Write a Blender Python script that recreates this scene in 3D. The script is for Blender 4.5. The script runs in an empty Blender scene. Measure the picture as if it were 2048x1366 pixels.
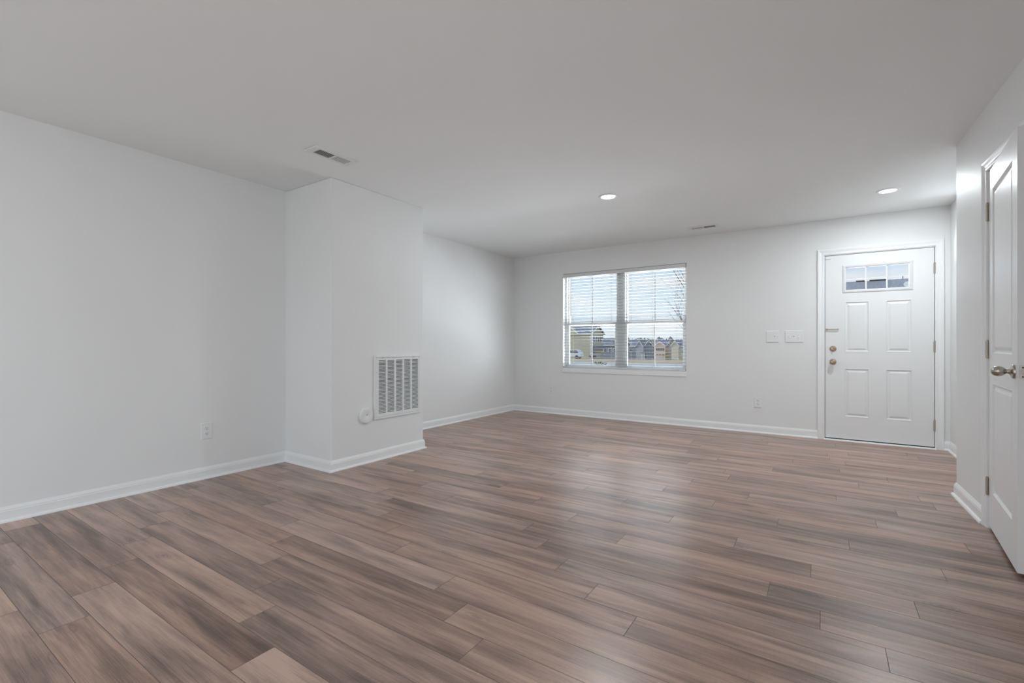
import bpy, bmesh, math, random
from mathutils import Vector, Matrix
PI = math.pi
scene = bpy.context.scene
C = scene.collection

# ------------------------------------------------------------------ camera
F_PX, YAW, CAM_H = 933.87, 0.5871, 1.0581
cam_d = bpy.data.cameras.new('camera')
cam_d.sensor_fit = 'HORIZONTAL'; cam_d.sensor_width = 36.0
cam_d.lens = 36.0*F_PX/2048.0
cam_d.shift_y = 5.3/2048.0
cam_d.clip_start = 0.05; cam_d.clip_end = 3000
cam = bpy.data.objects.new('camera', cam_d); C.objects.link(cam)
cam.location = (0, 0, CAM_H); cam.rotation_euler = (PI/2, 0, YAW)
scene.camera = cam

# ------------------------------------------------------------------ view
vs = scene.view_settings
scene.display_settings.display_device = 'sRGB'
vs.view_transform = 'Standard'; vs.look = 'None'; vs.gamma = 1.0
vs.use_curve_mapping = False
vs.exposure = 0.0

# ------------------------------------------------------------------ sky
world = bpy.data.worlds.new('sky'); scene.world = world
world.use_nodes = True
nt = world.node_tree; nt.nodes.clear()
def wn(t, **k):
    n = nt.nodes.new(t)
    for a, b in k.items(): setattr(n, a, b)
    return n
wout = wn('ShaderNodeOutputWorld'); wbg = wn('ShaderNodeBackground')
wtc = wn('ShaderNodeTexCoord'); wsep = wn('ShaderNodeSeparateXYZ')
nt.links.new(wtc.outputs['Generated'], wsep.inputs[0])
wr = wn('ShaderNodeValToRGB')
nt.links.new(wsep.outputs['Z'], wr.inputs[0])
cr = wr.color_ramp
cr.elements[0].position = 0.0; cr.elements[0].color = (0.78, 0.86, 0.93, 1)
cr.elements[1].position = 0.30; cr.elements[1].color = (0.34, 0.58, 0.93, 1)
e = cr.elements.new(0.08); e.color = (0.70, 0.84, 0.97, 1)
e = cr.elements.new(0.17); e.color = (0.54, 0.74, 0.97, 1)
wmap = wn('ShaderNodeMapping'); wmap.inputs['Scale'].default_value = (3.2, 3.2, 17.0)
wmap.inputs['Location'].default_value = (0.35, 0.1, 0.0)
nt.links.new(wtc.outputs['Generated'], wmap.inputs[0])
wnz = wn('ShaderNodeTexNoise'); wnz.inputs['Scale'].default_value = 1.3
wnz.inputs['Detail'].default_value = 6; wnz.inputs['Roughness'].default_value = 0.55
nt.links.new(wmap.outputs[0], wnz.inputs['Vector'])
wcr = wn('ShaderNodeValToRGB')
wcr.color_ramp.elements[0].position = 0.46; wcr.color_ramp.elements[1].position = 0.70
nt.links.new(wnz.outputs['Fac'], wcr.inputs[0])
wmx = wn('ShaderNodeMixRGB'); wmx.inputs[2].default_value = (0.93, 0.93, 0.96, 1)
nt.links.new(wcr.outputs[0], wmx.inputs[0]); nt.links.new(wr.outputs[0], wmx.inputs[1])
nt.links.new(wmx.outputs[0], wbg.inputs[0]); wbg.inputs[1].default_value = 1.0
nt.links.new(wbg.outputs[0], wout.inputs[0])

# ------------------------------------------------------------------ sun and added daylight fill
sd = bpy.data.lights.new('sun', 'SUN'); sd.energy = 1.6; sd.angle = 0.02; sd.color = (1.0, 0.95, 0.88)
so = bpy.data.objects.new('sun', sd); C.objects.link(so)
so.rotation_euler = Vector((-0.72, -0.42, 0.56)).to_track_quat('Z', 'Y').to_euler()

def area(name, loc, to, w, h, power, color=(1, 1, 1)):
    d = bpy.data.lights.new(name, 'AREA'); d.shape = 'RECTANGLE'; d.size = w; d.size_y = h
    d.energy = power; d.color = color
    o = bpy.data.objects.new(name, d); C.objects.link(o); o.location = loc
    o.rotation_euler = (Vector(loc)-Vector(to)).to_track_quat('Z', 'Y').to_euler()
    return o
# fill lamps added behind the camera, outside the two added rear openings
REAR = -3.6
DAY = (0.86, 0.94, 1.0)
area('fill_rear_left', (-2.7, REAR-0.5, 0.75), (-2.7, 0, 3.6), 1.9, 1.6, 32, DAY)
area('fill_rear_right', (-0.5, REAR-0.5, 0.75), (-0.5, 0, 3.6), 1.9, 1.6, 32, DAY)
# fill lamp outside the added patio door, also unseen behind the camera
area('fill_side_door', (1.6, -1.2, 0.7), (-1.6, 0.6, 2.2), 1.7, 1.2, 60, DAY)
# fill lamps added outside the front window, out of view, to boost its daylight
area('fill_front_above', (-2.36, 7.15, 2.85), (-2.36, 5.2, 0.9), 2.4, 0.9, 60, DAY)
area('fill_front_side', (-0.4, 7.7, 1.0), (-4.1, 4.7, 1.5), 1.5, 2.0, 165, DAY)
area('fill_front_below', (-2.5, 8.2, -0.05), (-2.6, 6.0, 1.6), 3.0, 0.9, 640, DAY)
LAMP_W = 15.5      # each recessed ceiling lamp, watts

# ------------------------------------------------------------------ helpers
def ray(x, y):
    a = (x-1024)/F_PX
    return (a*math.cos(YAW)-math.sin(YAW), a*math.sin(YAW)+math.cos(YAW), (688.3-y)/F_PX)
def at_y(x, y, Y):
    r = ray(x, y); t = Y/r[1]; return (r[0]*t, Y, CAM_H+r[2]*t)

class MB:
    def __init__(s): s.v = []; s.f = []
    def add(s, vs_, fs_, M=None):
        b = len(s.v)
        s.v += [tuple(M @ Vector(p)) if M else tuple(p) for p in vs_]
        s.f += [tuple(b+i for i in f) for f in fs_]
    def box(s, a, b, M=None):
        x0, y0, z0 = (min(a[i], b[i]) for i in range(3)); x1, y1, z1 = (max(a[i], b[i]) for i in range(3))
        s.add([(x0,y0,z0),(x1,y0,z0),(x1,y1,z0),(x0,y1,z0),(x0,y0,z1),(x1,y0,z1),(x1,y1,z1),(x0,y1,z1)],
              [(0,3,2,1),(4,5,6,7),(0,1,5,4),(1,2,6,5),(2,3,7,6),(3,0,4,7)], M)
        return s
    def lathe(s, prof, n=32, M=None):
        """prof: (r, h) pairs spun round local Z"""
        vv = []; ff = []
        for r, h in prof:
            for k in range(n):
                a = 2*PI*k/n; vv.append((r*math.cos(a), r*math.sin(a), h))
        for i in range(len(prof)-1):
            for k in range(n):
                k2 = (k+1) % n
                ff.append((i*n+k, i*n+k2, (i+1)*n+k2, (i+1)*n+k))
        ff.append(tuple(reversed(range(n)))); ff.append(tuple((len(prof)-1)*n+k for k in range(n)))
        s.add(vv, ff, M); return s
    def tube(s, pts, rads, n=6):
        pts = [Vector(p) for p in pts]; vv = []; ff = []
        for i, p in enumerate(pts):
            t = (pts[min(i+1, len(pts)-1)]-pts[max(i-1, 0)]).normalized()
            u = t.cross(Vector((0.31, 0.17, 0.93))).normalized()
            if u.length < .1: u = t.cross(Vector((1, 0, 0))).normalized()
            w = t.cross(u)
            for k in range(n):
                a = 2*PI*k/n; vv.append(p+(u*math.cos(a)+w*math.sin(a))*rads[i])
        for i in range(len(pts)-1):
            for k in range(n):
                k2 = (k+1) % n; ff.append((i*n+k, i*n+k2, (i+1)*n+k2, (i+1)*n+k))
        ff.append(tuple(reversed(range(n)))); ff.append(tuple((len(pts)-1)*n+k for k in range(n)))
        s.add(vv, ff); return s
    def prism(s, poly, axis, a, b, M=None):
        """poly of 2D points extruded along axis from a to b"""
        n = len(poly)
        def P(p, t):
            return {'x': (t, p[0], p[1]), 'y': (p[0], t, p[1]), 'z': (p[0], p[1], t)}[axis]
        vv = [P(p, a) for p in poly]+[P(p, b) for p in poly]
        ff = [tuple(range(n)), tuple(reversed(range(n, 2*n)))]
        ff += [(i, i+n, (i+1) % n+n, (i+1) % n) for i in range(n)]
        s.add(vv, ff, M); return s
    def build(s, name, m, parent=None, bevel=0.0, smooth=False, seg=2):
        me = bpy.data.meshes.new(name); me.from_pydata(s.v, [], s.f); me.update()
        bm = bmesh.new(); bm.from_mesh(me)
        bmesh.ops.recalc_face_normals(bm, faces=bm.faces)
        bm.to_mesh(me); bm.free()
        me.materials.append(m)
        o = bpy.data.objects.new(name, me); C.objects.link(o)
        if parent: o.parent = parent
        if bevel > 0:
            b = o.modifiers.new('bevel', 'BEVEL'); b.width = bevel; b.segments = seg; b.limit_method = 'ANGLE'
            b.angle_limit = 0.6
            b.harden_normals = False
        if smooth:
            for p in me.polygons: p.use_smooth = True
            try:
                me.set_sharp_from_angle(angle=0.7)
            except Exception: pass
        return o

def smooth_prof(p, n=5):
    out = []
    for i in range(len(p)-1):
        a, b, c, d = p[max(i-1, 0)], p[i], p[i+1], p[min(i+2, len(p)-1)]
        for k in range(n):
            t = k/n
            out.append(tuple(max(1e-4, .5*((2*b[q])+(-a[q]+c[q])*t+(2*a[q]-5*b[q]+4*c[q]-d[q])*t*t+(-a[q]+3*b[q]-3*c[q]+d[q])*t**3)) for q in (0, 1)))
    return out+[p[-1]]
def tag(o, label, cat, group=None, kind=None):
    o['label'] = label; o['category'] = cat
    if group: o['group'] = group
    if kind: o['kind'] = kind
    return o
def struct(o): o['kind'] = 'structure'; return o
def empty(name, loc=(0, 0, 0), rz=0.0):
    o = bpy.data.objects.new(name, None); C.objects.link(o); o.location = loc; o.rotation_euler = (0, 0, rz)
    o.empty_display_size = 0.1
    return o
def dup(root, loc, rz=None):
    r = root.copy(); C.objects.link(r); r.location = loc
    if rz is not None: r.rotation_euler = (0, 0, rz)
    for ch in list(root.children):
        c = ch.copy(); C.objects.link(c); c.parent = r
        for g in ch.children:
            d = g.copy(); C.objects.link(d); d.parent = c
    return r

# ------------------------------------------------------------------ materials
def mat(name, col, rough=0.5, metal=0.0, spec=0.5, noise=0.0, nscale=30.0, bump=0.0, bscale=200.0, emit=None, estr=0):
    m = bpy.data.materials.new(name); m.use_nodes = True
    t = m.node_tree; b = t.nodes['Principled BSDF']
    b.inputs['Base Color'].default_value = (*col, 1); b.inputs['Roughness'].default_value = rough
    b.inputs['Metallic'].default_value = metal; b.inputs['Specular IOR Level'].default_value = spec
    tc = t.nodes.new('ShaderNodeTexCoord')
    if noise > 0:
        n = t.nodes.new('ShaderNodeTexNoise'); n.inputs['Scale'].default_value = nscale; n.inputs['Detail'].default_value = 4
        t.links.new(tc.outputs['Object'], n.inputs['Vector'])
        r = t.nodes.new('ShaderNodeValToRGB')
        r.color_ramp.elements[0].position = .3; r.color_ramp.elements[1].position = .7
        r.color_ramp.elements[0].color = (*[c*(1-noise) for c in col], 1)
        r.color_ramp.elements[1].color = (*[min(1, c*(1+noise)) for c in col], 1)
        t.links.new(n.outputs['Fac'], r.inputs[0]); t.links.new(r.outputs[0], b.inputs['Base Color'])
    if bump > 0:
        n2 = t.nodes.new('ShaderNodeTexNoise'); n2.inputs['Scale'].default_value = bscale; n2.inputs['Detail'].default_value = 3
        t.links.new(tc.outputs['Object'], n2.inputs['Vector'])
        bp = t.nodes.new('ShaderNodeBump'); bp.inputs['Strength'].default_value = bump; bp.inputs['Distance'].default_value = 0.002
        t.links.new(n2.outputs['Fac'], bp.inputs['Height']); t.links.new(bp.outputs[0], b.inputs['Normal'])
    if emit:
        b.inputs['Emission Color'].default_value = (*emit, 1); b.inputs['Emission Strength'].default_value = estr
    return m

M_WALL = mat('wall_paint', (0.868, 0.868, 0.865), 0.48, spec=0.26, noise=0.006, nscale=1.5, bump=0.06, bscale=260)
M_CEIL = mat('ceiling_paint', (0.915, 0.93, 0.935), 0.9, spec=0.2, noise=0.006, nscale=1.5, bump=0.05, bscale=220)
M_TRIM = mat('trim_enamel', (0.92, 0.92, 0.92), 0.32, noise=0.004, nscale=3)
M_DOOR = mat('door_enamel', (0.89, 0.89, 0.89), 0.36, spec=0.32, noise=0.004, nscale=2)
M_FDOOR = mat('front_door_paint', (0.86, 0.86, 0.86), 0.42, noise=0.004, nscale=2)
M_PLAST = mat('white_plastic', (0.87, 0.87, 0.87), 0.35, noise=0.003)
M_VINYL = mat('white_vinyl', (0.74, 0.74, 0.75), 0.4, noise=0.003)
M_SLAT = mat('blind_slat_shaded', (0.37, 0.37, 0.36), 0.42, noise=0.004)  # white slats greyed in colour to stand in for their indoor shade
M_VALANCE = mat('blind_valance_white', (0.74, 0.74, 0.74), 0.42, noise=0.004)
M_GRILLE = mat('shaded_grille_bar', (0.42, 0.42, 0.42), 0.5, noise=0.01)  # grille bars greyed in colour, standing in for their unlit room side
M_CORD = mat('blind_cord', (0.5, 0.5, 0.5), 0.8, noise=0.02)
M_METALW = mat('white_painted_metal', (0.87, 0.87, 0.87), 0.4, noise=0.004)
M_DARK = mat('duct_shade', (0.09, 0.09, 0.09), 0.9, noise=0.2)
M_FILTER = mat('grey_filter', (0.06, 0.06, 0.06), 0.95, noise=0.5, nscale=90)
M_SEAL = mat('black_weatherstrip', (0.03, 0.03, 0.03), 0.8, noise=0.1)
M_NICKEL = mat('satin_nickel', (0.50, 0.46, 0.41), 0.26, metal=1.0, noise=0.03, nscale=60)
M_HINGE = mat('satin_nickel_hinge', (0.48, 0.43, 0.38), 0.38, metal=1.0, noise=0.05, nscale=80)
M_BRASS = mat('antique_brass', (0.50, 0.385, 0.285), 0.32, metal=1.0, noise=0.04, nscale=60)
M_LENS = mat('lamp_lens', (0.9, 0.9, 0.9), 0.5, emit=(1.0, 0.98, 0.95), estr=9.0)
M_SLOT = mat('socket_slot', (0.06, 0.06, 0.06), 0.7, noise=0.05)

def glass_mat():
    m = bpy.data.materials.new('window_glass'); m.use_nodes = True
    t = m.node_tree; t.nodes.clear()
    o = t.nodes.new('ShaderNodeOutputMaterial'); mx = t.nodes.new('ShaderNodeMixShader')
    tr = t.nodes.new('ShaderNodeBsdfTransparent'); gl = t.nodes.new('ShaderNodeBsdfGlossy')
    tr.inputs[0].default_value = (0.97, 0.98, 0.98, 1); gl.inputs['Roughness'].default_value = 0.02
    mx.inputs[0].default_value = 0.05
    t.links.new(tr.outputs[0], mx.inputs[1]); t.links.new(gl.outputs[0], mx.inputs[2]); t.links.new(mx.outputs[0], o.inputs[0])
    return m
M_GLASS = glass_mat()

def floor_mat():
    m = bpy.data.materials.new('laminate_planks'); m.use_nodes = True
    t = m.node_tree; b = t.nodes['Principled BSDF']; L = t.links.new
    def N(ty, **k):
        n = t.nodes.new(ty)
        for a, c in k.items(): setattr(n, a, c)
        return n
    uv = N('ShaderNodeUVMap', uv_map='UVMap'); tn = N('ShaderNodeUVMap', uv_map='tone')
    ts = N('ShaderNodeSeparateXYZ'); L(tn.outputs[0], ts.inputs[0])
    def noise(sx, sy, scale=1.0, detail=3, rough=0.5, dist=0.0, src=None):
        mp = N('ShaderNodeMapping'); mp.inputs['Scale'].default_value = (sx, sy, 1)
        L(src or uv.outputs[0], mp.inputs[0])
        n = N('ShaderNodeTexNoise'); n.inputs['Scale'].default_value = scale; n.inputs['Detail'].default_value = detail
        n.inputs['Roughness'].default_value = rough; n.inputs['Distortion'].default_value = dist
        L(mp.outputs[0], n.inputs['Vector']); return n.outputs['Fac']
    def math_(op, a, b_, c=None):
        n = N('ShaderNodeMath', operation=op)
        for i, q in enumerate((a, b_, c)):
            if q is None: continue
            if isinstance(q, (int, float)): n.inputs[i].default_value = q
            else: L(q, n.inputs[i])
        return n.outputs[0]
    broad = noise(1.1, 11.0, 1.0, 2, 0.45, 0.6)           # long soft streaks
    mid = noise(2.2, 38.0, 1.0, 4, 0.55, 0.8)             # grain bands
    fine = noise(7.0, 300.0, 1.0, 2, 0.6, 0.0)            # fine fibres
    cross = noise(160.0, 30.0, 1.0, 2, 0.5, 0.0)          # faint saw marks
    blot = noise(1.6, 5.5, 1.0, 3, 0.6, 1.6)
    # knots with rings
    vmap = N('ShaderNodeMapping'); vmap.inputs['Scale'].default_value = (1.0, 3.4, 1)
    L(uv.outputs[0], vmap.inputs[0])
    vor = N('ShaderNodeTexVoronoi'); vor.inputs['Scale'].default_value = 1.7; vor.inputs['Randomness'].default_value = 1
    L(vmap.outputs[0], vor.inputs['Vector'])
    kn = N('ShaderNodeMapRange'); kn.inputs[1].default_value = 0.02; kn.inputs[2].default_value = 0.17
    kn.inputs[3].default_value = 1.0; kn.inputs[4].default_value = 0.0
    L(vor.outputs['Distance'], kn.inputs[0])
    ring = math_('SINE', math_('MULTIPLY', math_('ADD', vor.outputs['Distance'], math_('MULTIPLY', blot, 0.12)), 150.0), 0.0)
    knot = math_('MULTIPLY', kn.outputs[0], math_('ADD', math_('MULTIPLY', ring, 0.35), 0.65))
    s = math_('MULTIPLY', broad, 1.15)
    s = math_('ADD', s, math_('MULTIPLY', mid, 0.80))
    s = math_('ADD', s, math_('MULTIPLY', fine, 0.55))
    s = math_('ADD', s, math_('MULTIPLY', cross, 0.12))
    s = math_('ADD', s, math_('MULTIPLY', blot, 0.45))
    s = math_('ADD', s, math_('MULTIPLY', ts.outputs['X'], 0.30))
    s = math_('SUBTRACT', s, math_('MULTIPLY', knot, 0.5))
    mr = N('ShaderNodeMapRange'); mr.inputs[1].default_value = 1.24; mr.inputs[2].default_value = 2.06
    L(s, mr.inputs[0])
    r = N('ShaderNodeValToRGB'); c_ = r.color_ramp
    c_.elements[0].position = 0.0; c_.elements[0].color = (0.130, 0.084, 0.066, 1)
    c_.elements[1].position = 1.0; c_.elements[1].color = (0.595, 0.402, 0.312, 1)
    e_ = c_.elements.new(0.35); e_.color = (0.280, 0.184, 0.145, 1)
    e_ = c_.elements.new(0.65); e_.color = (0.432, 0.287, 0.225, 1)
    L(mr.outputs[0], r.inputs[0])
    hs = N('ShaderNodeHueSaturation'); L(r.outputs[0], hs.inputs['Color'])
    L(math_('ADD', math_('MULTIPLY', ts.outputs['Y'], 0.22), 0.92), hs.inputs['Saturation'])
    L(hs.outputs[0], b.inputs['Base Color'])
    b.inputs['Roughness'].default_value = 0.36
    rr = N('ShaderNodeMapRange'); rr.inputs[3].default_value = 0.25; rr.inputs[4].default_value = 0.36
    L(mid, rr.inputs[0]); L(rr.outputs[0], b.inputs['Roughness'])
    bp = N('ShaderNodeBump'); bp.inputs['Strength'].default_value = 0.12; bp.inputs['Distance'].default_value = 0.001
    L(math_('ADD', fine, mid), bp.inputs['Height']); L(bp.outputs[0], b.inputs['Normal'])
    b.inputs['Specular IOR Level'].default_value = 0.6
    return m
M_FLOOR = floor_mat()
M_CORE = mat('plank_core', (0.17, 0.12, 0.10), 0.6, noise=0.1)

# ------------------------------------------------------------------ room dimensions
H = 2.44
YB = 6.266                    # interior face of the back wall
XA, XC = -4.0506, -4.137      # near and far left wall faces
CHX, CY0, CY1 = -3.3843, 2.3872, 3.456   # chase
XR2 = 1.055                   # recess side wall beside the front door
NX, NY, TH = 0.7777, 4.4336, 0.0248      # right wall outer corner and slight skew
WX0, WX1, WZ0, WZ1 = -3.25, -1.466, 0.705, 2.108
def RW(s, d=0.0):             # point on the right wall, s metres from its corner towards the viewer, d into the room
    return (NX+s*math.sin(TH)-d*math.cos(TH), NY-s*math.cos(TH)-d*math.sin(TH))

# ---- floor: individual plank faces in one mesh, joints where the boards really end
def build_floor():
    rnd = random.Random(11)
    P, LEN, Y0 = 0.1468, 1.2255, 0.826
    J = {-2: -2.38, -1: -2.62, 0: -1.595, 1: -1.843, 2: -2.036, 3: -1.014, 4: -1.206, 5: -1.393, 6: -.601, 7: -.824,
         8: .181, 9: -.008, 10: -.195, 11: .312, 12: -.046, 13: -.387, 14: .463, 15: .116, 16: -.222, 17: .625,
         18: .262, 19: -.43, 20: .385, 21: .077, 22: -.62, 23: .549, 24: .224, 25: -.35, 26: .42, 27: .119, 28: -.225}
    TONES = {(0, -2.2): .02, (-1, -3.2): .0, (3, -1.6): .08, (1, -2.4): .95, (1, -1.2): .15, (4, -1.8): .1, (4, -.6): .9,
             (3, -2.8): .85, (0, -1.0): .85, (2, -2.6): .35, (-1, -2.0): .6, (-2, -2.0): .3}
    me = bpy.data.meshes.new('floor'); bm = bmesh.new()
    uvl = bm.loops.layers.uv.new('UVMap'); tl = bm.loops.layers.uv.new('tone')
    def face(pts, uo, tone, mi=0):
        f = bm.faces.new([bm.verts.new(p) for p in pts]); f.material_index = mi
        for l in f.loops:
            l[uvl].uv = (l.vert.co.x+uo[0], l.vert.co.y+uo[1]); l[tl].uv = tone
    X0, X1 = -4.35, 2.0
    for n in range(-31, 39):
        yc = Y0+n*P; y0, y1 = yc-P/2, yc+P/2
        j = J.get(n, rnd.uniform(-1.2, 0))
        while j > X0: j -= LEN
        xs = [X0]
        while j < X1:
            j += LEN
            xs.append(min(j, X1))
        for a, b_ in zip(xs[:-1], xs[1:]):
            if b_-a < .01: continue
            uo = (rnd.uniform(0, 90), rnd.uniform(0, 90)); tone = (rnd.uniform(.12, .88), rnd.random())
            for (rn_, xt), tv in TONES.items():
                if rn_ == n and a < xt < b_: tone = (tv, tone[1])
            g, d = 0.0011, -0.0009
            o = [(a, y0, d), (b_, y0, d), (b_, y1, d), (a, y1, d)]
            i = [(a+g, y0+g, 0), (b_-g, y0+g, 0), (b_-g, y1-g, 0), (a+g, y1-g, 0)]
            face(i, uo, tone)
            for k in range(4):
                face([o[k], o[(k+1) % 4], i[(k+1) % 4], i[k]], uo, tone, 1)
    # slab under the boards
    for z in (-0.12,):
        bx = [(X0, -3.75, z), (X1, -3.75, z), (X1, 6.416, z), (X0, 6.416, z)]
        face(bx[::-1], (0, 0), (0, 0), 1)
        tp = [(p[0], p[1], -0.001) for p in bx]
        for k in range(4): face([bx[k], bx[(k+1) % 4], tp[(k+1) % 4], tp[k]], (0, 0), (0, 0), 1)
    bm.to_mesh(me); bm.free()
    me.materials.append(M_FLOOR); me.materials.append(M_CORE)
    o = bpy.data.objects.new('floor', me); C.objects.link(o); return struct(o)
build_floor()

# ---- ceiling
mb = MB(); mb.box((-4.35, -3.75, H), (2.0, 6.42, H+0.15)); struct(mb.build('ceiling', M_CEIL))

def holed(mb, u0, u1, z0, z1, holes, fn):
    """rectangular wall in (u,z) minus holes; fn(ua,ub,za,zb) adds one block"""
    us = sorted({u0, u1, *[h[0] for h in holes], *[h[1] for h in holes]})
    for a, b_ in zip(us[:-1], us[1:]):
        hs = sorted([h for h in holes if h[0] <= a+1e-6 and h[1] >= b_-1e-6], key=lambda h: h[2])
        z = z0
        for h in hs:
            if h[2] > z+1e-6: fn(a, b_, z, h[2])
            z = h[3]
        if z < z1-1e-6: fn(a, b_, z, z1)

# ---- walls
mb = MB()
mb.box((XA-.16, -3.75, 0), (XA, CY0+.05, H)); mb.box((XC-.16, CY1-.2, 0), (XC, YB+.15, H))
struct(mb.build('wall_left', M_WALL))
mb = MB(); mb.box((XC-.1, CY0, 0), (CHX, CY1, H)); struct(mb.build('wall_chase', M_WALL, bevel=.007, seg=3))
DO = (0.006, 0.954, -.01, 2.052)       # front door opening
mb = MB()
holed(mb, XC-.16, XR2+.16, 0, H, [(WX0, WX1, WZ0, WZ1), DO], lambda a, b_, c, d: mb.box((a, YB, c), (b_, YB+.15, d)))
struct(mb.build('wall_back', M_WALL))
mb = MB(); mb.box((XR2, NY-.11, 0), (XR2+.16, YB+.02, H)); struct(mb.build('wall_recess', M_WALL))
# right wall with the closet doorway; return at its far end
CD0, CD1, CDZ = 0.682, 1.414, 2.062     # closet opening along the wall
mb = MB()
def rblock(a, b_, c, d):
    p = [RW(a), RW(b_), RW(b_, -.12), RW(a, -.12)]
    mb.prism(p, 'z', c, d)
PD0, PD1 = 4.75, 6.55                   # patio door opening added behind the viewer to let in fill light
holed(mb, 0.0, 8.2, 0, H, [(CD0, CD1, -.01, CDZ), (PD0, PD1, .02, 2.05)], rblock)
mb.box((NX+.06, NY-.115, 0), (XR2+.02, NY-.002, H))
struct(mb.build('wall_right', M_WALL, bevel=0))
mb = MB()
mb.box((1.75, 2.3, 0), (1.87, NY-.1, H)); mb.box((0.93, 2.2, 0), (1.87, 2.3, H)); mb.box((XR2+.1, NY-.12, 0), (1.87, NY, H))
struct(mb.build('wall_closet', M_WALL))
mb = MB()
RO = [(-3.55, -1.85, .02, 2.2), (-1.35, .35, .02, 2.2)]  # openings added in the unseen rear wall for the fill lamps
holed(mb, XA-.16, 1.3, 0, H, RO, lambda a, b_, c, d: mb.box((a, REAR-.12, c), (b_, REAR, d)))
struct(mb.build('wall_rear', M_WALL))

# ------------------------------------------------------------------ baseboards
BASE = [(0, 0), (.0125, 0), (.0125, .064), (.0105, .069), (.0105, .075), (.0075, .080), (.0045, .088), (.003, .092), (0, .092)]
SHOE = [(.0125, 0), (.0265, 0), (.0262, .004), (.0245, .009), (.0215, .0135), (.0170, .0165), (.0125, .0175)]
def miter(poly, i, side):
    p = [Vector(q) for q in poly]
    def nrm(a, b_):
        t = (b_-a).normalized(); return Vector((-t.y, t.x))*side
    if i == 0: return nrm(p[0], p[1])
    if i == len(p)-1: return nrm(p[-2], p[-1])
    a, b_ = nrm(p[i-1], p[i]), nrm(p[i], p[i+1])
    m_ = (a+b_).normalized(); return m_/m_.dot(a)
def run(poly, side, names):
    for i, nm in enumerate(names):
        if nm is None: continue
        root = None
        for prof, pn in ((BASE, nm), (SHOE, 'shoe_molding')):
            vv = []
            for k in (i, i+1):
                m_ = miter(poly, k, side); p = Vector(poly[k])
                vv += [(p.x+m_.x*d, p.y+m_.y*d, z) for d, z in prof]
            n = len(prof)
            mb = MB(); mb.add(vv, [tuple(range(n)), tuple(reversed(range(n, 2*n)))]+[(a, a+n, (a+1) % n+n, (a+1) % n) for a in range(n)])
            o = mb.build(pn, M_TRIM, root)
            if root is None: root = struct(o)
run([(XA, -3.6), (XA, CY0), (CHX, CY0), (CHX, CY1), (XC, CY1), (XC, YB), (-.046, YB)], -1,
    ['baseboard_left', 'baseboard_chase_front', 'baseboard_chase_side', 'baseboard_chase_rear', 'baseboard_far_left', 'baseboard_back'])
run([(1.004, YB), (XR2, YB), (XR2, NY), (NX, NY), RW(.612)], -1,
    ['baseboard_door', 'baseboard_recess', 'baseboard_corner', 'baseboard_right'])

# ------------------------------------------------------------------ casings: swept ogee trim round an opening
CAS = [(0, 0), (0, .008), (.004, .0105), (.012, .011), (.020, .010), (.030, .0115), (.044, .016), (.056, .0175), (.062, .016), (.064, .012), (.064, 0)]
def casing(mb, fn, u0, u1, zt, w=.064):
    """inner edges u0,u1,zt ; fn(u,d,z)->xyz, d outwards from the wall"""
    path = [((u0, 0.0), (-1, 0)), ((u0, zt), (-1, 1)), ((u1, zt), (1, 1)), ((u1, 0.0), (1, 0))]
    n = len(CAS); vv = []
    for (u, z), (du, dz) in path:
        vv += [fn(u+du*a, d, z+dz*a) for a, d in CAS]
    ff = [tuple(range(n)), tuple(reversed(range(3*n, 4*n)))]
    for i in range(3):
        ff += [(i*n+a, (i+1)*n+a, (i+1)*n+(a+1) % n, i*n+(a+1) % n) for a in range(n)]
    mb.add(vv, ff)

# raised moulded panel lofted on a door face: concentric rings of (inset, depth)
def panel_rings(mb, fn, u0, u1, z0, z1, rings):
    vv = []
    for ins, d in rings:
        vv += [fn(u0+ins, d, z0+ins), fn(u1-ins, d, z0+ins), fn(u1-ins, d, z1-ins), fn(u0+ins, d, z1-ins)]
    ff = []
    for i in range(len(rings)-1):
        ff += [(i*4+k, i*4+(k+1) % 4, (i+1)*4+(k+1) % 4, (i+1)*4+k) for k in range(4)]
    k = (len(rings)-1)*4; ff.append((k, k+1, k+2, k+3))
    mb.add(vv, ff)
def door_slab(mb, w, h, t, holes, fn, through=()):
    """door body with sunk panel openings on the face; fn(u,d,z) d=0 at the face, negative inside"""
    def blk(a, b_, c, d):
        vv = [fn(u, dd, z) for dd in (0, -.012) for u, z in ((a, c), (b_, c), (b_, d), (a, d))]
        mb.add(vv, [(0, 1, 2, 3), (7, 6, 5, 4), (0, 4, 5, 1), (1, 5, 6, 2), (2, 6, 7, 3), (3, 7, 4, 0)])
    holed(mb, 0, w, 0, h, holes, blk)
    def blk2(a, b_, c, d):
        vv = [fn(u, dd, z) for dd in (-.012, -t) for u, z in ((a, c), (b_, c), (b_, d), (a, d))]
        mb.add(vv, [(0, 1, 2, 3), (7, 6, 5, 4), (0, 4, 5, 1), (1, 5, 6, 2), (2, 6, 7, 3), (3, 7, 4, 0)])
    holed(mb, 0, w, 0, h, list(through), blk2)
RINGS = [(0, 0), (.003, .0015), (.008, .0008), (.016, -.0085), (.022, -.0085), (.040, -.001), (.043, -.0005)]

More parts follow.
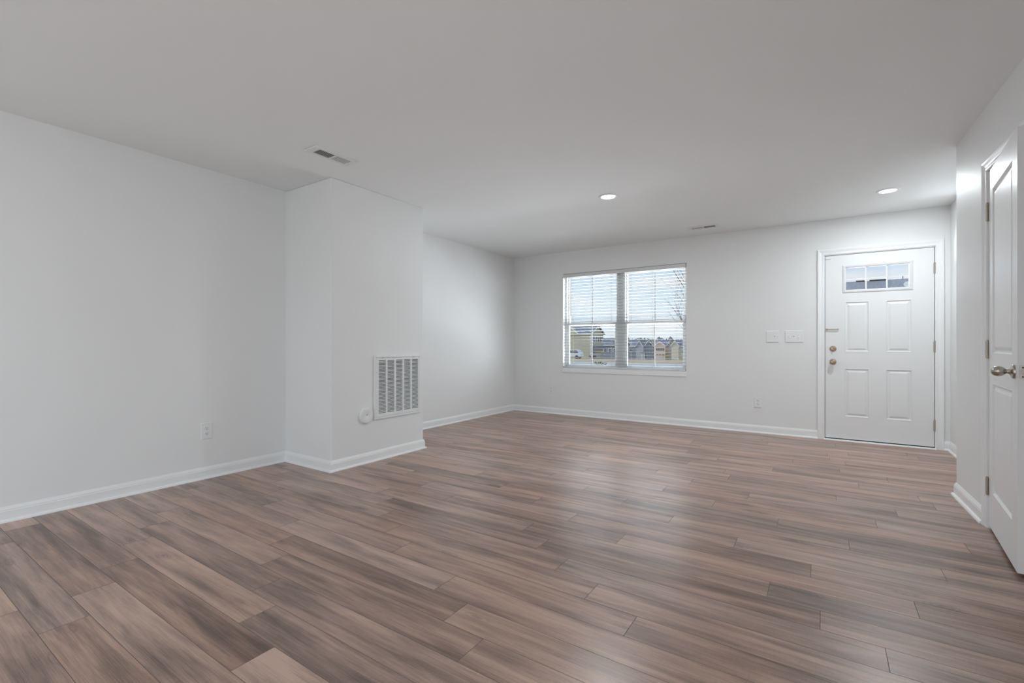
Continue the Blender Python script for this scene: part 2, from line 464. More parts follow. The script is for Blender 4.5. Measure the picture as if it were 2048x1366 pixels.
# ------------------------------------------------------------------ front door (door_1)
door1 = struct(empty('door_1', (0.024, YB+.008, 0.022)))
DW, DH = 0.912, 2.013
def fd(u, d, z): return (u, -d, z)
PN = [(.178, .392, .950, 1.500), (.528, .742, .950, 1.500), (.172, .394, .240, .772), (.528, .746, .240, .772)]
LITE = (.178, .728, 1.618, 1.878)
mb = MB()
door_slab(mb, DW, DH, .044, PN+[LITE], fd, through=[LITE])
for p in PN: panel_rings(mb, fd, p[0], p[1], p[2], p[3], RINGS)
mb.build('door_slab', M_FDOOR, door1)
mb = MB()
lu0, lu1, lz0, lz1 = LITE
def ringframe(mb, fn, a, b_):      # nested rectangular frame between two outlines: a,b=(u0,u1,z0,z1,d)
    vv = []
    for (u0, u1, z0, z1, d) in (a, b_):
        vv += [fn(u0, d, z0), fn(u1, d, z0), fn(u1, d, z1), fn(u0, d, z1)]
    mb.add(vv, [(k, (k+1) % 4, 4+(k+1) % 4, 4+k) for k in range(4)])
seq = [(-.022, 0), (-.020, .006), (-.012, .009), (.002, .008), (.010, .001), (.012, -.020)]
for (i0, d0), (i1, d1) in zip(seq[:-1], seq[1:]):
    ringframe(mb, fd, (lu0+i0, lu1-i0, lz0+i0, lz1-i0, d0), (lu0+i1, lu1-i1, lz0+i1, lz1-i1, d1))
lf = mb.build('lite_frame', M_VINYL, door1)
mb = MB()
gu0, gu1, gz0, gz1 = lu0+.012, lu1-.012, lz0+.012, lz1-.012
for k in (1, 2):
    u = gu0+(gu1-gu0)*k/3; mb.box((u-.006, .012, gz0), (u+.006, .026, gz1))
zc = (gz0+gz1)/2-.0; mb.box((gu0, .0125, zc-.0045), (gu1, .0255, zc+.0045))
mb.build('muntin', M_VINYL, lf)
mb = MB(); mb.box((gu0, .0275, gz0), (gu1, .0315, gz1)); mb.build('pane', M_GLASS, lf)
# lock set
def rot_y(loc):   # local Z of a lathe -> towards the room (-Y)
    return Matrix.Translation(loc) @ Matrix.Rotation(PI/2, 4, 'X')
mb = MB()
mb.lathe([(.031, 0), (.031, .004), (.029, .008), (.023, .011), (.020, .016), (.018, .0165), (.0001, .017)], 40, rot_y((.071, 0, .986)))
db = mb.build('deadbolt', M_BRASS, door1, smooth=True)
mb = MB(); mb.box((.067, -.031, .973), (.075, -.016, .999)); mb.build('thumb_turn', M_BRASS, db, bevel=.002)
mb = MB()
mb.lathe([(.032, 0), (.032, .004), (.030, .008)]+smooth_prof([(.016, .011), (.011, .014), (.0105, .026), (.014, .032), (.023, .038),
          (.0275, .046), (.028, .054), (.025, .061), (.017, .066), (.0001, .068)]), 48, rot_y((.071, 0, .841)))
mb.build('door_knob', M_BRASS, door1, smooth=True)
mb = MB()   # swing bar guard
mb.box((.004, -.006, 1.190), (.022, 0, 1.208)); mb.box((.010, -.018, 1.193), (.016, -.005, 1.205))
mb.tube([(.010, -.018, 1.199), (.112, -.018, 1.199)], [.0045, .0045], 10)
mb.lathe([(.0001, -.008), (.006, -.005), (.008, 0), (.006, .005), (.0001, .008)], 16, Matrix.Translation((.116, -.018, 1.199)))
mb.build('swing_bar', M_BRASS, door1, smooth=True)
mb = MB(); mb.box((.004, -.010, 1.978), (.052, 0, 1.992)); mb.build('alarm_contact', M_PLAST, door1, bevel=.001)
for z in (1.80, 1.010, .215):       # hinge knuckles at the right edge
    mb = MB()
    mb.tube([(DW+.004, -.006, z-.052), (DW+.004, -.006, z+.052)], [.0075, .0075], 14)
    mb.lathe([(.0001, 0), (.006, .001), (.007, .004), (.0001, .007)], 12, Matrix.Translation((DW+.004, -.006, z+.052)))
    mb.box((DW-.006, -.003, z-.05), (DW+.014, 0.0005, z+.05))
    mb.build('hinge', M_HINGE, door1, smooth=True)
mb = MB()   # latch and bolt plates on the jamb side
mb.box((-.010, -.0035, .950), (-.002, 0, 1.010)); mb.box((-.010, -.0035, .810), (-.002, 0, .875))
mb.build('strike_plate', M_SEAL, door1)
# jamb, casing, weatherstrip, threshold
d1t = struct(empty('trim_1', (0, YB, 0)))
def cb(u, d, z): return (u, -d, z)
mb = MB(); casing(mb, cb, .014, .945, 2.046, ); mb.build('casing', M_TRIM, d1t)
mb = MB()
mb.box((.0062, .0005, 0), (.0195, .149, 2.051)); mb.box((.9405, .0005, 0), (.9538, .149, 2.051)); mb.box((.0062, .0005, 2.0395), (.9538, .149, 2.0515))
mb.build('jamb', M_TRIM, d1t)
mb = MB()
mb.box((.0195, .0200, .012), (.0235, .06, 2.037)); mb.box((.0195, .054, .012), (.032, .062, 2.037)); mb.box((.928, .054, .012), (.9405, .062, 2.037)); mb.box((.0195, .054, 2.030), (.9405, .062, 2.0395))
mb.box((.0195, .016, .012), (.9405, .06, .0218))
mb.build('weatherstrip', M_SEAL, d1t)
mb = MB(); mb.prism([(-.030, -.001), (.149, -.001), (.149, .012), (.0, .0115), (-.020, .0100), (-.030, .004)], 'x', .012, .948)
mb.build('threshold', M_TRIM, d1t)

# ------------------------------------------------------------------ closet door (door_2)
HX, HY = 0.7945, 3.742
ang = math.atan2(3.034-3.742, 0.735-0.7945)     # direction of the slab from hinge to free edge
door2 = struct(empty('door_2', (HX, HY, 0.02), ang))
# local x along the slab, local y: left of direction; outer (room) face looks to -X world
W2, H2 = .711, 2.026
def cd(u, d, z): return (u, -d, z)   # direction is roughly -Y world; room side (-X) is local -y
mb = MB()
P2 = [(.105, .606, .205, .820), (.105, .606, .985, 1.905)]
R2 = [(0, 0), (.003, .0008), (.012, -.010), (.020, -.0105), (.034, -.003), (.040, -.002), (.044, -.0018)]
door_slab(mb, W2, H2, .035, P2, cd)
for p in P2: panel_rings(mb, cd, p[0], p[1], p[2], p[3], R2)
mb.build('door_slab', M_DOOR, door2)
mb = MB()
Mk = Matrix.Translation((W2-.060, 0, .911)) @ Matrix.Rotation(PI/2, 4, 'X')
mb.lathe([(.033, 0), (.033, .005), (.0315, .008)]+smooth_prof([(.026, .010), (.017, .013), (.012, .018), (.0105, .024), (.0125, .029),
          (.0175, .034), (.0220, .041), (.0240, .050), (.0232, .059), (.0195, .068), (.0125, .0745), (.0060, .0772), (.0001, .078)]), 64, Mk)
mb.build('door_knob', M_NICKEL, door2, smooth=True)
mb = MB(); mb.box((W2, .005, .882), (W2+.0018, .030, .940)); lp = mb.build('latch_plate', M_NICKEL, door2, bevel=.0008)
mb = MB(); mb.tube([(W2+.0010, .0175, .911), (W2+.010, .0175, .911)], [.0085, .0075], 16)
mb.build('latch_bolt', M_HINGE, lp, smooth=True)
mb = MB()
for z in (.890, .932):
    mb = MB(); mb.tube([(W2+.0014, .0175, z), (W2+.0024, .0175, z)], [.0035, .0035], 10); mb.build('screw', M_SLOT, lp)
for z in (1.797, 1.008, .222):
    mb = MB()
    for k in range(5):
        mb.tube([(-.010, -.0075, z-.048+k*.0195), (-.010, -.0075, z-.048+k*.0195+.0185)], [.0068, .0068], 14)
    mb.tube([(-.010, -.0075, z-.052), (-.010, -.0075, z+.055)], [.0045, .0045], 10)
    mb.box((-.010, -.0025, z-.045), (.004, -.0002, z+.045))
    mb.build('hinge', M_HINGE, door2, smooth=True)
# closet casing and jamb
d2t = struct(empty('trim_2', (0, 0, 0)))
def rc(u, d, z):
    x, y = RW(u, d); return (x, y, z)
mb = MB(); casing(mb, rc, CD0-.006, CD1+.006, CDZ+.006-.012, ); mb.build('casing', M_TRIM, d2t)
mb = MB()
def rj(a, b_, c, d, dd0=-.0005, dd1=-.1195):
    p = [RW(a, dd0), RW(b_, dd0), RW(b_, dd1), RW(a, dd1)]; mb.prism(p, 'z', c, d)
rj(CD0+.0005, CD0+.007, 0, CDZ-.001); rj(CD1-.012, CD1-.0005, 0, CDZ-.001); rj(CD0+.0005, CD1-.0005, CDZ-.012, CDZ-.0008)
rj(CD0+.007, CD0+.019, 0, CDZ-.012, -.045, -.08); rj(CD1-.024, CD1-.012, 0, CDZ-.012, -.045, -.08)
mb.build('jamb', M_TRIM, d2t)

# ------------------------------------------------------------------ window_1 and its blind
win = struct(empty('window_1', ((WX0+WX1)/2, YB+.075, WZ0)))
def WB(mb, x0, x1, y0, y1, z0, z1):
    ox, oy, oz = (WX0+WX1)/2, YB+.075, WZ0
    mb.box((x0-ox, YB+y0-oy, z0-oz), (x1-ox, YB+y1-oy, z1-oz))
E_ = .0006
mb = MB()
fr = .034
XM0, XM1 = -2.432, -2.312
zb, zt = WZ0+E_, WZ1-E_
WB(mb, WX0+E_, WX0+fr, .075, .149, zb, zt); WB(mb, WX1-fr, WX1-E_, .075, .149, zb, zt)
WB(mb, XM0, XM1, .075, .149, zb, zt)
for a, b_ in ((WX0+fr, XM0), (XM1, WX1-fr)):
    WB(mb, a, b_, .075, .149, zb, zb+.022); WB(mb, a, b_, .075, .149, zt-.034, zt)
mb.build('window_frame', M_VINYL, win)
ZM = 1.352
for a, b_ in ((WX0+fr, XM0), (XM1, WX1-fr)):
    for (z0, z1, y0) in ((zb+.022, ZM+.022, .080), (ZM-.022, zt-.034, .114)):
        lower = y0 < .1
        st = .030 if lower else .022
        mb = MB()
        WB(mb, a+.001, a+st, y0, y0+.030, z0, z1); WB(mb, b_-st, b_-.001, y0, y0+.030, z0, z1)
        WB(mb, a+st, b_-st, y0, y0+.030, z0, z0+(.030 if lower else .040)); WB(mb, a+st, b_-st, y0, y0+.030, z1-(.040 if lower else .022), z1)
        s_ = mb.build('sash', M_VINYL, win, bevel=.0015)
        mb = MB(); xm = (a+b_)/2
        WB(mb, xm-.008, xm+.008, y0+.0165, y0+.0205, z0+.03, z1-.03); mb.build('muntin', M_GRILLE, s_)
        mb = MB(); WB(mb, a+st-.003, b_-st+.003, y0+.0215, y0+.0245, z0+.027, z1-.019); mb.build('pane', M_GLASS, s_)
mb = MB()
WB(mb, WX0-.004, WX1+.003, -.011, -.0004, .637, .7045); WB(mb, WX0+E_, WX1-E_, -.0115, .0745, .7052, .7085)
mb.build('window_sill', M_TRIM, win, bevel=.002)

blind = empty('window_blind', ((WX0+WX1)/2, YB+.03, .712))
tag(blind, 'wide white horizontal slat blind lowered and tilted open over the twin window', 'window blind')
def BB(mb, x0, x1, y0, y1, z0, z1):
    ox, oy, oz = (WX0+WX1)/2, YB+.03, .712
    mb.box((x0-ox, YB+y0-oy, z0-oz), (x1-ox, YB+y1-oy, z1-oz))
BX0, BX1 = WX0+.006, WX1-.006
mb = MB(); BB(mb, BX0, BX1, -.012, -.004, 2.050, 2.099); BB(mb, BX0, BX0+.004, -.004, .05, 2.050, 2.104)
BB(mb, BX1-.004, BX1, -.004, .05, 2.050, 2.104)
mb.build('valance', M_VALANCE, blind, bevel=.002)
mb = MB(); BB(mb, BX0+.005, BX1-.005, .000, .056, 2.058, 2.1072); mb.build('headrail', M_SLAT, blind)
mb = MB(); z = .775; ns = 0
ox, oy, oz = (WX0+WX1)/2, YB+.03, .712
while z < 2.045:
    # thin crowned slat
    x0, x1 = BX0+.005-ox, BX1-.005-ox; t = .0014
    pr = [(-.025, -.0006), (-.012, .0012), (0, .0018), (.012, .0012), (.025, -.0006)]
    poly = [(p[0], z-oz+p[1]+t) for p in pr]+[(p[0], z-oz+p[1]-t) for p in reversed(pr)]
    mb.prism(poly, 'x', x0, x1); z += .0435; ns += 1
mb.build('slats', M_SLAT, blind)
mb = MB(); BB(mb, BX0+.004, BX1-.004, .004, .056, .7125, .730); mb.build('bottom_rail', M_VALANCE, blind, bevel=.003)
for px in (1144, 1182, 1221, 1260, 1303, 1352):
    x = at_y(px, 640, YB)[0]-ox
    mb = MB()
    for y in (-.0265, .0265): mb.tube([(x, y, .01), (x, y, 2.06-oz)], [.0009, .0009], 5)
    mb.tube([(x+.006, 0, .01), (x+.006, 0, 2.06-oz)], [.0008, .0008], 5)
    mb.build('ladder_cord', M_CORD, blind)
x = at_y(1137, 600, YB-.02)[0]-ox+.035
mb = MB(); mb.tube([(x, -.050, 1.475-oz), (x, -.046, 2.03-oz)], [.0045, .0035], 8)
mb.tube([(x, -.046, 2.03-oz), (x, -.030, 2.062-oz)], [.002, .002], 6)
mb.build('tilt_wand', M_CORD, blind, smooth=True)

# unseen patio door added to the right wall behind the viewer for fill light
pdr = struct(empty('added_door', (0, 0, 0)))
mb = MB(); p_ = .0015
def rfr(a, b_, c, d, e0=-.04, e1=-.08):
    q = [RW(a, e0), RW(b_, e0), RW(b_, e1), RW(a, e1)]; mb.prism(q, 'z', c, d)
rfr(PD0+p_, PD0+.06, .0205, 2.0485); rfr(PD1-.06, PD1-p_, .0205, 2.0485); rfr((PD0+PD1)/2-.04, (PD0+PD1)/2+.04, .08, 1.99)
rfr(PD0+.06, PD1-.06, .0205, .08); rfr(PD0+.06, PD1-.06, 1.99, 2.0485)
mb.build('door_frame', M_VINYL, pdr)
mb = MB(); rfr(PD0+.06, (PD0+PD1)/2-.04, .08, 1.99, -.058, -.064); rfr((PD0+PD1)/2+.04, PD1-.06, .08, 1.99, -.058, -.064)
mb.build('pane', M_GLASS, pdr)

# rear openings added behind the viewer to let in fill light: framed glass
for i, r in enumerate(RO):
    w = struct(empty('window_%d' % (i+2), ((r[0]+r[1])/2, REAR-.06, r[2])))
    mb = MB(); hw, hh = (r[1]-r[0])/2, r[3]-r[2]
    mb.box((-hw+.001, -.03, .001), (-hw+.06, .03, hh-.001)); mb.box((hw-.06, -.03, .001), (hw-.001, .03, hh-.001))
    mb.box((-.04, -.03, .06), (.04, .03, hh-.06)); mb.box((-hw+.06, -.03, .001), (hw-.06, .03, .06)); mb.box((-hw+.06, -.03, hh-.06), (hw-.06, .03, hh-.001))
    mb.build('window_frame', M_VINYL, w)
    mb = MB(); mb.box((-hw+.06, -.003, .06), (-.04, .003, hh-.06)); mb.box((.04, -.003, .06), (hw-.06, .003, hh-.06)); mb.build('pane', M_GLASS, w)

# ------------------------------------------------------------------ return air grille on the chase
gy0, gy1, gz0_, gz1_ = 2.823, 3.403, .374, .952
gr = empty('air_return_grille', (CHX, (gy0+gy1)/2, gz0_))
tag(gr, 'square white return air grille with five louvred columns low on the chase', 'air vent')
def G(mb, x0, x1, y0, y1, z0, z1): mb.box((x0, y0-(gy0+gy1)/2, z0-gz0_), (x1, y1-(gy0+gy1)/2, z1-gz0_))
mb = MB(); b0 = .018
G(mb, .0004, .016, gy0, gy0+b0, gz0_, gz1_); G(mb, .0004, .016, gy1-b0, gy1, gz0_, gz1_)
G(mb, .0004, .016, gy0+b0, gy1-b0, gz0_, gz0_+b0); G(mb, .0004, .016, gy0+b0, gy1-b0, gz1_-b0, gz1_)
mb.build('frame', M_METALW, gr, bevel=.003)
fy0, fy1, fz0, fz1 = gy0+b0+.002, gy1-b0-.002, gz0_+b0+.002, gz1_-b0-.002
ly0, ly1, lz0_, lz1_ = gy0+.050, gy1-.032, gz0_+.044, gz1_-.042
mb = MB()
G(mb, .003, .0135, fy0, ly0, fz0, fz1); G(mb, .003, .0135, ly1, fy1, fz0, fz1)
G(mb, .003, .0135, ly0, ly1, fz0, lz0_); G(mb, .003, .0135, ly0, ly1, lz1_, fz1)
cw = (ly1-ly0+.018)/5
for k in range(1, 5): G(mb, .003, .0135, ly0+k*cw-.018, ly0+k*cw, lz0_, lz1_)
mb.build('face_plate', M_METALW, gr)
for k in range(5):
    y0 = ly0+k*cw-(gy0+gy1)/2; y1 = y0+cw-.018; mb = MB(); n = 38; ph = (lz1_-lz0_)/n
    for j in range(n):
        z0 = lz0_-gz0_+j*ph
        poly = [(.0125, z0), (.0128, z0+.0012), (.005, z0+.0072), (.0045, z0+.0060)]
        vv = [(p[0], y0, p[1]) for p in poly]+[(p[0], y1, p[1]) for p in poly]
        mb.add(vv, [(0, 1, 2, 3), (7, 6, 5, 4), (0, 4, 5, 1), (1, 5, 6, 2), (2, 6, 7, 3), (3, 7, 4, 0)])
    mb.build('louvers', M_METALW, gr)
mb = MB(); G(mb, .0003, .0022, fy0, fy1, fz0, fz1); o = mb.build('filter', M_FILTER, gr); o['label'] = 'dark grey filter mesh'
for yy in (gy0+.095, gy1-.095):
    mb = MB(); G(mb, .013, .0175, yy-.012, yy+.012, gz1_-b0-.004, gz1_-b0+.002); mb.build('latch', M_HINGE, gr, bevel=.001)

# round cover beside the grille
cv = empty('cover_plate', (CHX, 2.735, .425))
tag(cv, 'round white cover cap with small centre hole, left of the return air grille', 'wall cover')
Mr = Matrix.Rotation(PI/2, 4, 'Y')
mb = MB(); mb.lathe([(.069, .0004), (.070, .004), (.070, .018), (.067, .022), (.060, .0235), (.012, .0240), (.010, .0225), (.0001, .0225)], 56, Mr)
mb.build('cap', M_PLAST, cv, smooth=True)
mb = MB(); mb.lathe([(.0035, .0220), (.0035, .0235), (.0001, .0238)], 12, Matrix.Translation((0, -.002, .006)) @ Mr); mb.build('screw', M_SLOT, cv)

# ------------------------------------------------------------------ outlets and switches
def plate_base(mb, w, h): mb.prism([(-w/2, 0), (-w/2, -.0035), (-w/2+.005, -.0065), (w/2-.005, -.0065), (w/2, -.0035), (w/2, 0)], 'z', 0.0, h)
def plate(mb, w, h):
    vv = []
    for ins, d in ((0, -.0003), (0, -.003), (.004, -.0062)):
        vv += [(-w/2+ins, d, ins), (w/2-ins, d, ins), (w/2-ins, d, h-ins), (-w/2+ins, d, h-ins)]
    ff = [(0, 1, 2, 3), (8, 9, 10, 11)]
    for i in range(2): ff += [(i*4+k, i*4+(k+1) % 4, (i+1)*4+(k+1) % 4, (i+1)*4+k) for k in range(4)]
    mb.add(vv, ff)
def make_outlet(label, loc, rz=0.0, w=.080, h=.127):
    t = empty('wall_outlet', loc, rz); tag(t, label, 'outlet')
    mb = MB(); plate(mb, w, h); mb.build('cover_plate', M_PLAST, t)
    for zc_ in (h/2-.0205, h/2+.0205):
        mb = MB(); n = 20; pts = []
        for k in range(n):
            a = 2*PI*k/n; pts.append((.0172*math.cos(a), max(-.0135, min(.0135, .0172*math.sin(a)))+zc_))
        mb.prism(pts, 'y', -.0075, -.006); r = mb.build('receptacle', M_PLAST, t)
        mb = MB()
        mb.box((-.0078, -.0080, zc_-.001), (-.0052, -.0073, zc_+.0085)); mb.box((.0052, -.0080, zc_-.0005), (.0076, -.0073, zc_+.0075))
        mb.prism([(.003*math.cos(a), zc_-.0075+.003*math.sin(a)) for a in [2*PI*k/10 for k in range(10)]], 'y', -.0080, -.0073)
        mb.build('slot', M_SLOT, r)
    return t
make_outlet('white duplex outlet low on the back wall between the window and front door', (-.6425, YB, .302), 0, .082, .125)
make_outlet('small white duplex outlet in the far left corner below the window', (-3.450, YB, .306), 0, .078, .120)
make_outlet('white duplex outlet low on the near left wall', (XA, 1.733, .309), PI/2, .084, .130)
def make_switch(label, x0, x1, n):
    t = empty('light_switch', ((x0+x1)/2, YB, 1.078)); tag(t, label, 'light switch')
    h = .137; mb = MB(); plate(mb, x1-x0, h); mb.build('cover_plate', M_PLAST, t)
    for k in range(n):
        u = (k-(n-1)/2)*.046; up = 1 if k % 2 else -1
        mb = MB(); mb.box((u-.005, -.0072, h/2-.012), (u+.005, -.006, h/2+.012))
        mb.prism([(-.006, h/2-.006), (-.018, h/2+up*.010-.003), (-.018, h/2+up*.010+.003), (-.006, h/2+.006)], 'x', u-.0036, u+.0036)
        mb.build('toggle', M_PLAST, t, bevel=.0006)
        for zz in (h/2-.030, h/2+.030):
            mb = MB(); mb.prism([(u+.0022*math.cos(a), zz+.0022*math.sin(a)) for a in [2*PI*q/8 for q in range(8)]], 'y', -.0068, -.0060); mb.build('screw', M_METALW, t)
make_switch('white two-gang toggle switch plate, nearer the window', -.556, -.427, 2)
make_switch('wider white three-gang toggle switch plate, nearer the front door', -.364, -.184, 3)

# ------------------------------------------------------------------ ceiling registers
def make_register(label, cx, cy, rz, L=.352, Wd=.148):
    t = empty('ceiling_register', (cx, cy, H), rz); tag(t, label, 'air vent', 'ceiling air registers')
    mb = MB(); la, lb, wa = -.128, .140, .044
    def fr_(x0, x1, y0, y1): mb.box((x0, y0, -.006), (x1, y1, -.0004))
    fr_(-L/2, la, -Wd/2, Wd/2); fr_(lb, L/2, -Wd/2, Wd/2); fr_(la, lb, -Wd/2, -wa); fr_(la, lb, wa, Wd/2); fr_(.001, .011, -wa, wa)
    mb.build('frame', M_METALW, t)
    for (a, b_, s_) in ((la, .001, 1), (.011, lb, -1)):
        mb = MB(); n = 11
        for k in range(n):
            x = a+(k+.5)*(b_-a)/n
            if s_ < 0: poly = [(x-.0048, -.0064), (x+.0030, -.0062), (x+.0056, -.0026), (x+.0020, -.0026)]
            else: poly = [(x-.0030, -.0064), (x+.0002, -.0062), (x+.0028, -.0026), (x+.0016, -.0026)]
            mb.prism(poly, 'y', -wa, wa)
        mb.build('vanes', M_METALW, t)
    mb = MB(); mb.box((la-.004, -wa-.004, -.0010), (lb+.004, wa+.004, -.0003)); mb.build('duct_shade_sheet', M_DARK, t)  # thin dark sheet, its colour standing in for shade inside the duct
    mb = MB(); mb.box((lb+.008, .01, -.012), (lb+.014, .016, -.005)); mb.build('damper_lever', M_METALW, t)
    return t
make_register('white ceiling air register in front of the chase on the left', -3.003, 2.124, PI/2)
make_register('white ceiling air register near the back wall between the two lamps', -1.168, 5.838, PI, .346, .150)

# ------------------------------------------------------------------ recessed ceiling lamps
def make_lamp(label, x, y, watts=LAMP_W):
    t = empty('recessed_light', (x, y, H)); tag(t, label, 'ceiling light', 'recessed ceiling lights')
    mb = MB(); n = 56
    pr = [(.062, -.0042), (.066, -.0075), (.078, -.0065), (.088, -.0022), (.089, -.0004), (.062, -.0004)]
    vv = []; ff = []
    for r, h in pr:
        for k in range(n): a = 2*PI*k/n; vv.append((r*math.cos(a), r*math.sin(a), h))
    for i in range(len(pr)):
        j = (i+1) % len(pr)
        for k in range(n): ff.append((i*n+k, i*n+(k+1) % n, j*n+(k+1) % n, j*n+k))
    mb.add(vv, ff); mb.build('trim_ring', M_PLAST, t, smooth=True)
    mb = MB(); mb.lathe([(.0001, -.0075), (.045, -.0065), (.0615, -.0042), (.0615, -.0010), (.0001, -.0010)], n)
    o = mb.build('lens', M_LENS, t, smooth=True); o['label'] = 'glowing white lens'
    d = bpy.data.lights.new('lamp_glow', 'AREA'); d.shape = 'DISK'; d.size = .12; d.energy = watts; d.color = (.88, .96, 1)
    l = bpy.data.objects.new('lamp_glow', d); C.objects.link(l); l.parent = t; l.location = (0, 0, -.012)
    return t
make_lamp('lit recessed ceiling light in front of the window, left of the pair', -1.673, 4.136)
make_lamp('lit recessed ceiling light in front of the front door, right of the pair', .489, 5.370)
make_lamp('added recessed ceiling light over the unseen rear of the room, left', -3.0, -1.3, 12)  # this lamp and the next are added out of view as fill
make_lamp('added recessed ceiling light over the unseen rear of the room, right', -.6, -1.3, 12)

# ================================================================== outdoors
def gz(Y):
    P_ = [(-60, -.45), (30, -.45), (36, -.47), (60, -1.1), (100, -2.3), (150, -3.9), (200, -5.7), (420, -12.5), (900, -27)]
    for (a, za), (b_, zb_) in zip(P_[:-1], P_[1:]):
        if Y <= b_: return za+(zb_-za)*(Y-a)/(b_-a)
    return P_[-1][1]
def two_tone(name, c1, c2, scale, rough=.95, stretch=(1, 1, 1)):
    m = bpy.data.materials.new(name); m.use_nodes = True; t = m.node_tree; b = t.nodes['Principled BSDF']
    tc = t.nodes.new('ShaderNodeTexCoord'); mp = t.nodes.new('ShaderNodeMapping'); mp.inputs['Scale'].default_value = stretch
    n = t.nodes.new('ShaderNodeTexNoise'); n.inputs['Scale'].default_value = scale; n.inputs['Detail'].default_value = 5
    r = t.nodes.new('ShaderNodeValToRGB'); r.color_ramp.elements[0].position = .38; r.color_ramp.elements[1].position = .62
    r.color_ramp.elements[0].color = (*c1, 1); r.color_ramp.elements[1].color = (*c2, 1)
    t.links.new(tc.outputs['Object'], mp.inputs[0]); t.links.new(mp.outputs[0], n.inputs['Vector'])
    t.links.new(n.outputs['Fac'], r.inputs[0]); t.links.new(r.outputs[0], b.inputs['Base Color'])
    b.inputs['Roughness'].default_value = rough; return m
M_GRASS = two_tone('dormant_lawn', (.50, .33, .19), (.62, .47, .30), .22, stretch=(.6, 1.6, 1))
M_ROAD = two_tone('pale_road', (.56, .54, .50), (.66, .64, .60), .8)
M_BARK = mat('bare_bark', (.09, .07, .06), .9, noise=.3, nscale=6)
M_WOOD = two_tone('winter_woodland', (.15, .14, .14), (.24, .22, .21), .25)
M_LEAF = two_tone('shrub_leaf', (.07, .16, .06), (.16, .28, .10), 6)
M_LEAFR = two_tone('red_shrub_leaf', (.15, .05, .06), (.22, .08, .09), 2)
def siding(name, col, pitch=.2):
    m = bpy.data.materials.new(name); m.use_nodes = True; t = m.node_tree; b = t.nodes['Principled BSDF']
    tc = t.nodes.new('ShaderNodeTexCoord'); w = t.nodes.new('ShaderNodeTexWave'); w.wave_type = 'BANDS'; w.bands_direction = 'Z'; w.wave_profile = 'SAW'
    w.inputs['Scale'].default_value = .314/pitch/1.0
    r = t.nodes.new('ShaderNodeValToRGB'); r.color_ramp.elements[0].color = (*[c*.86 for c in col], 1); r.color_ramp.elements[1].color = (*col, 1)
    r.color_ramp.elements[1].position = .3
    t.links.new(tc.outputs['Object'], w.inputs['Vector']); t.links.new(w.outputs['Fac'], r.inputs[0]); t.links.new(r.outputs[0], b.inputs['Base Color'])
    b.inputs['Roughness'].default_value = .7; return m
M_KHAKI = siding('khaki_siding', (.50, .47, .33)); M_BLUE = siding('slate_blue_siding', (.22, .26, .31))
M_GREYB = siding('pale_grey_siding', (.42, .46, .50)); M_TAN = siding('tan_siding', (.66, .52, .40)); M_CREAM = siding('cream_siding', (.66, .60, .46))
M_GREYD = siding('grey_siding', (.28, .30, .32))
M_ROOF = two_tone('grey_shingles', (.15, .16, .19), (.23, .24, .28), 1.6, .9, (1, 1, 3))
M_ROOF2 = two_tone('blue_grey_shingles', (.25, .25, .275), (.35, .35, .375), 9, .9, (1, 1, 2))
M_XTRIM = mat('outdoor_white_trim', (.80, .80, .78), .6, noise=.02, nscale=2)
M_XGLASS = mat('dark_window_glass', (.05, .06, .07), .15, noise=.1, nscale=1)
M_GARAGE = mat('garage_door_panel', (.60, .55, .50), .6, noise=.03, nscale=2)
M_PORCH = mat('brown_porch', (.16, .10, .08), .8, noise=.2, nscale=2)
M_CARW = mat('white_car_paint', (.78, .79, .80), .25, noise=.01); M_TYRE = mat('tyre_rubber', (.03, .03, .03), .8, noise=.1)

# terrain
mb = MB(); xs = [-900, -400, -200, -100, -50, -20, 0, 20, 50, 100, 200, 400, 900]; ys = [-60, -4, 6.42, 15, 29.99, 36.01, 48, 60, 80, 100, 125, 150, 200, 300, 420, 900]
vv = [(x, y, gz(y)) for y in ys for x in xs]; nx = len(xs)
mb.add(vv, [(j*nx+i, j*nx+i+1, (j+1)*nx+i+1, (j+1)*nx+i) for j in range(len(ys)-1) for i in range(nx-1)])
o = mb.build('ground', M_GRASS); o['kind'] = 'structure'
mb = MB(); mb.box((-300, 30.2, -.60), (300, 35.8, -.43)); o = mb.build('road', M_ROAD); o['kind'] = 'structure'
mb = MB(); mb.box((-18, 52, -1.6), (-14, 92, -.9))

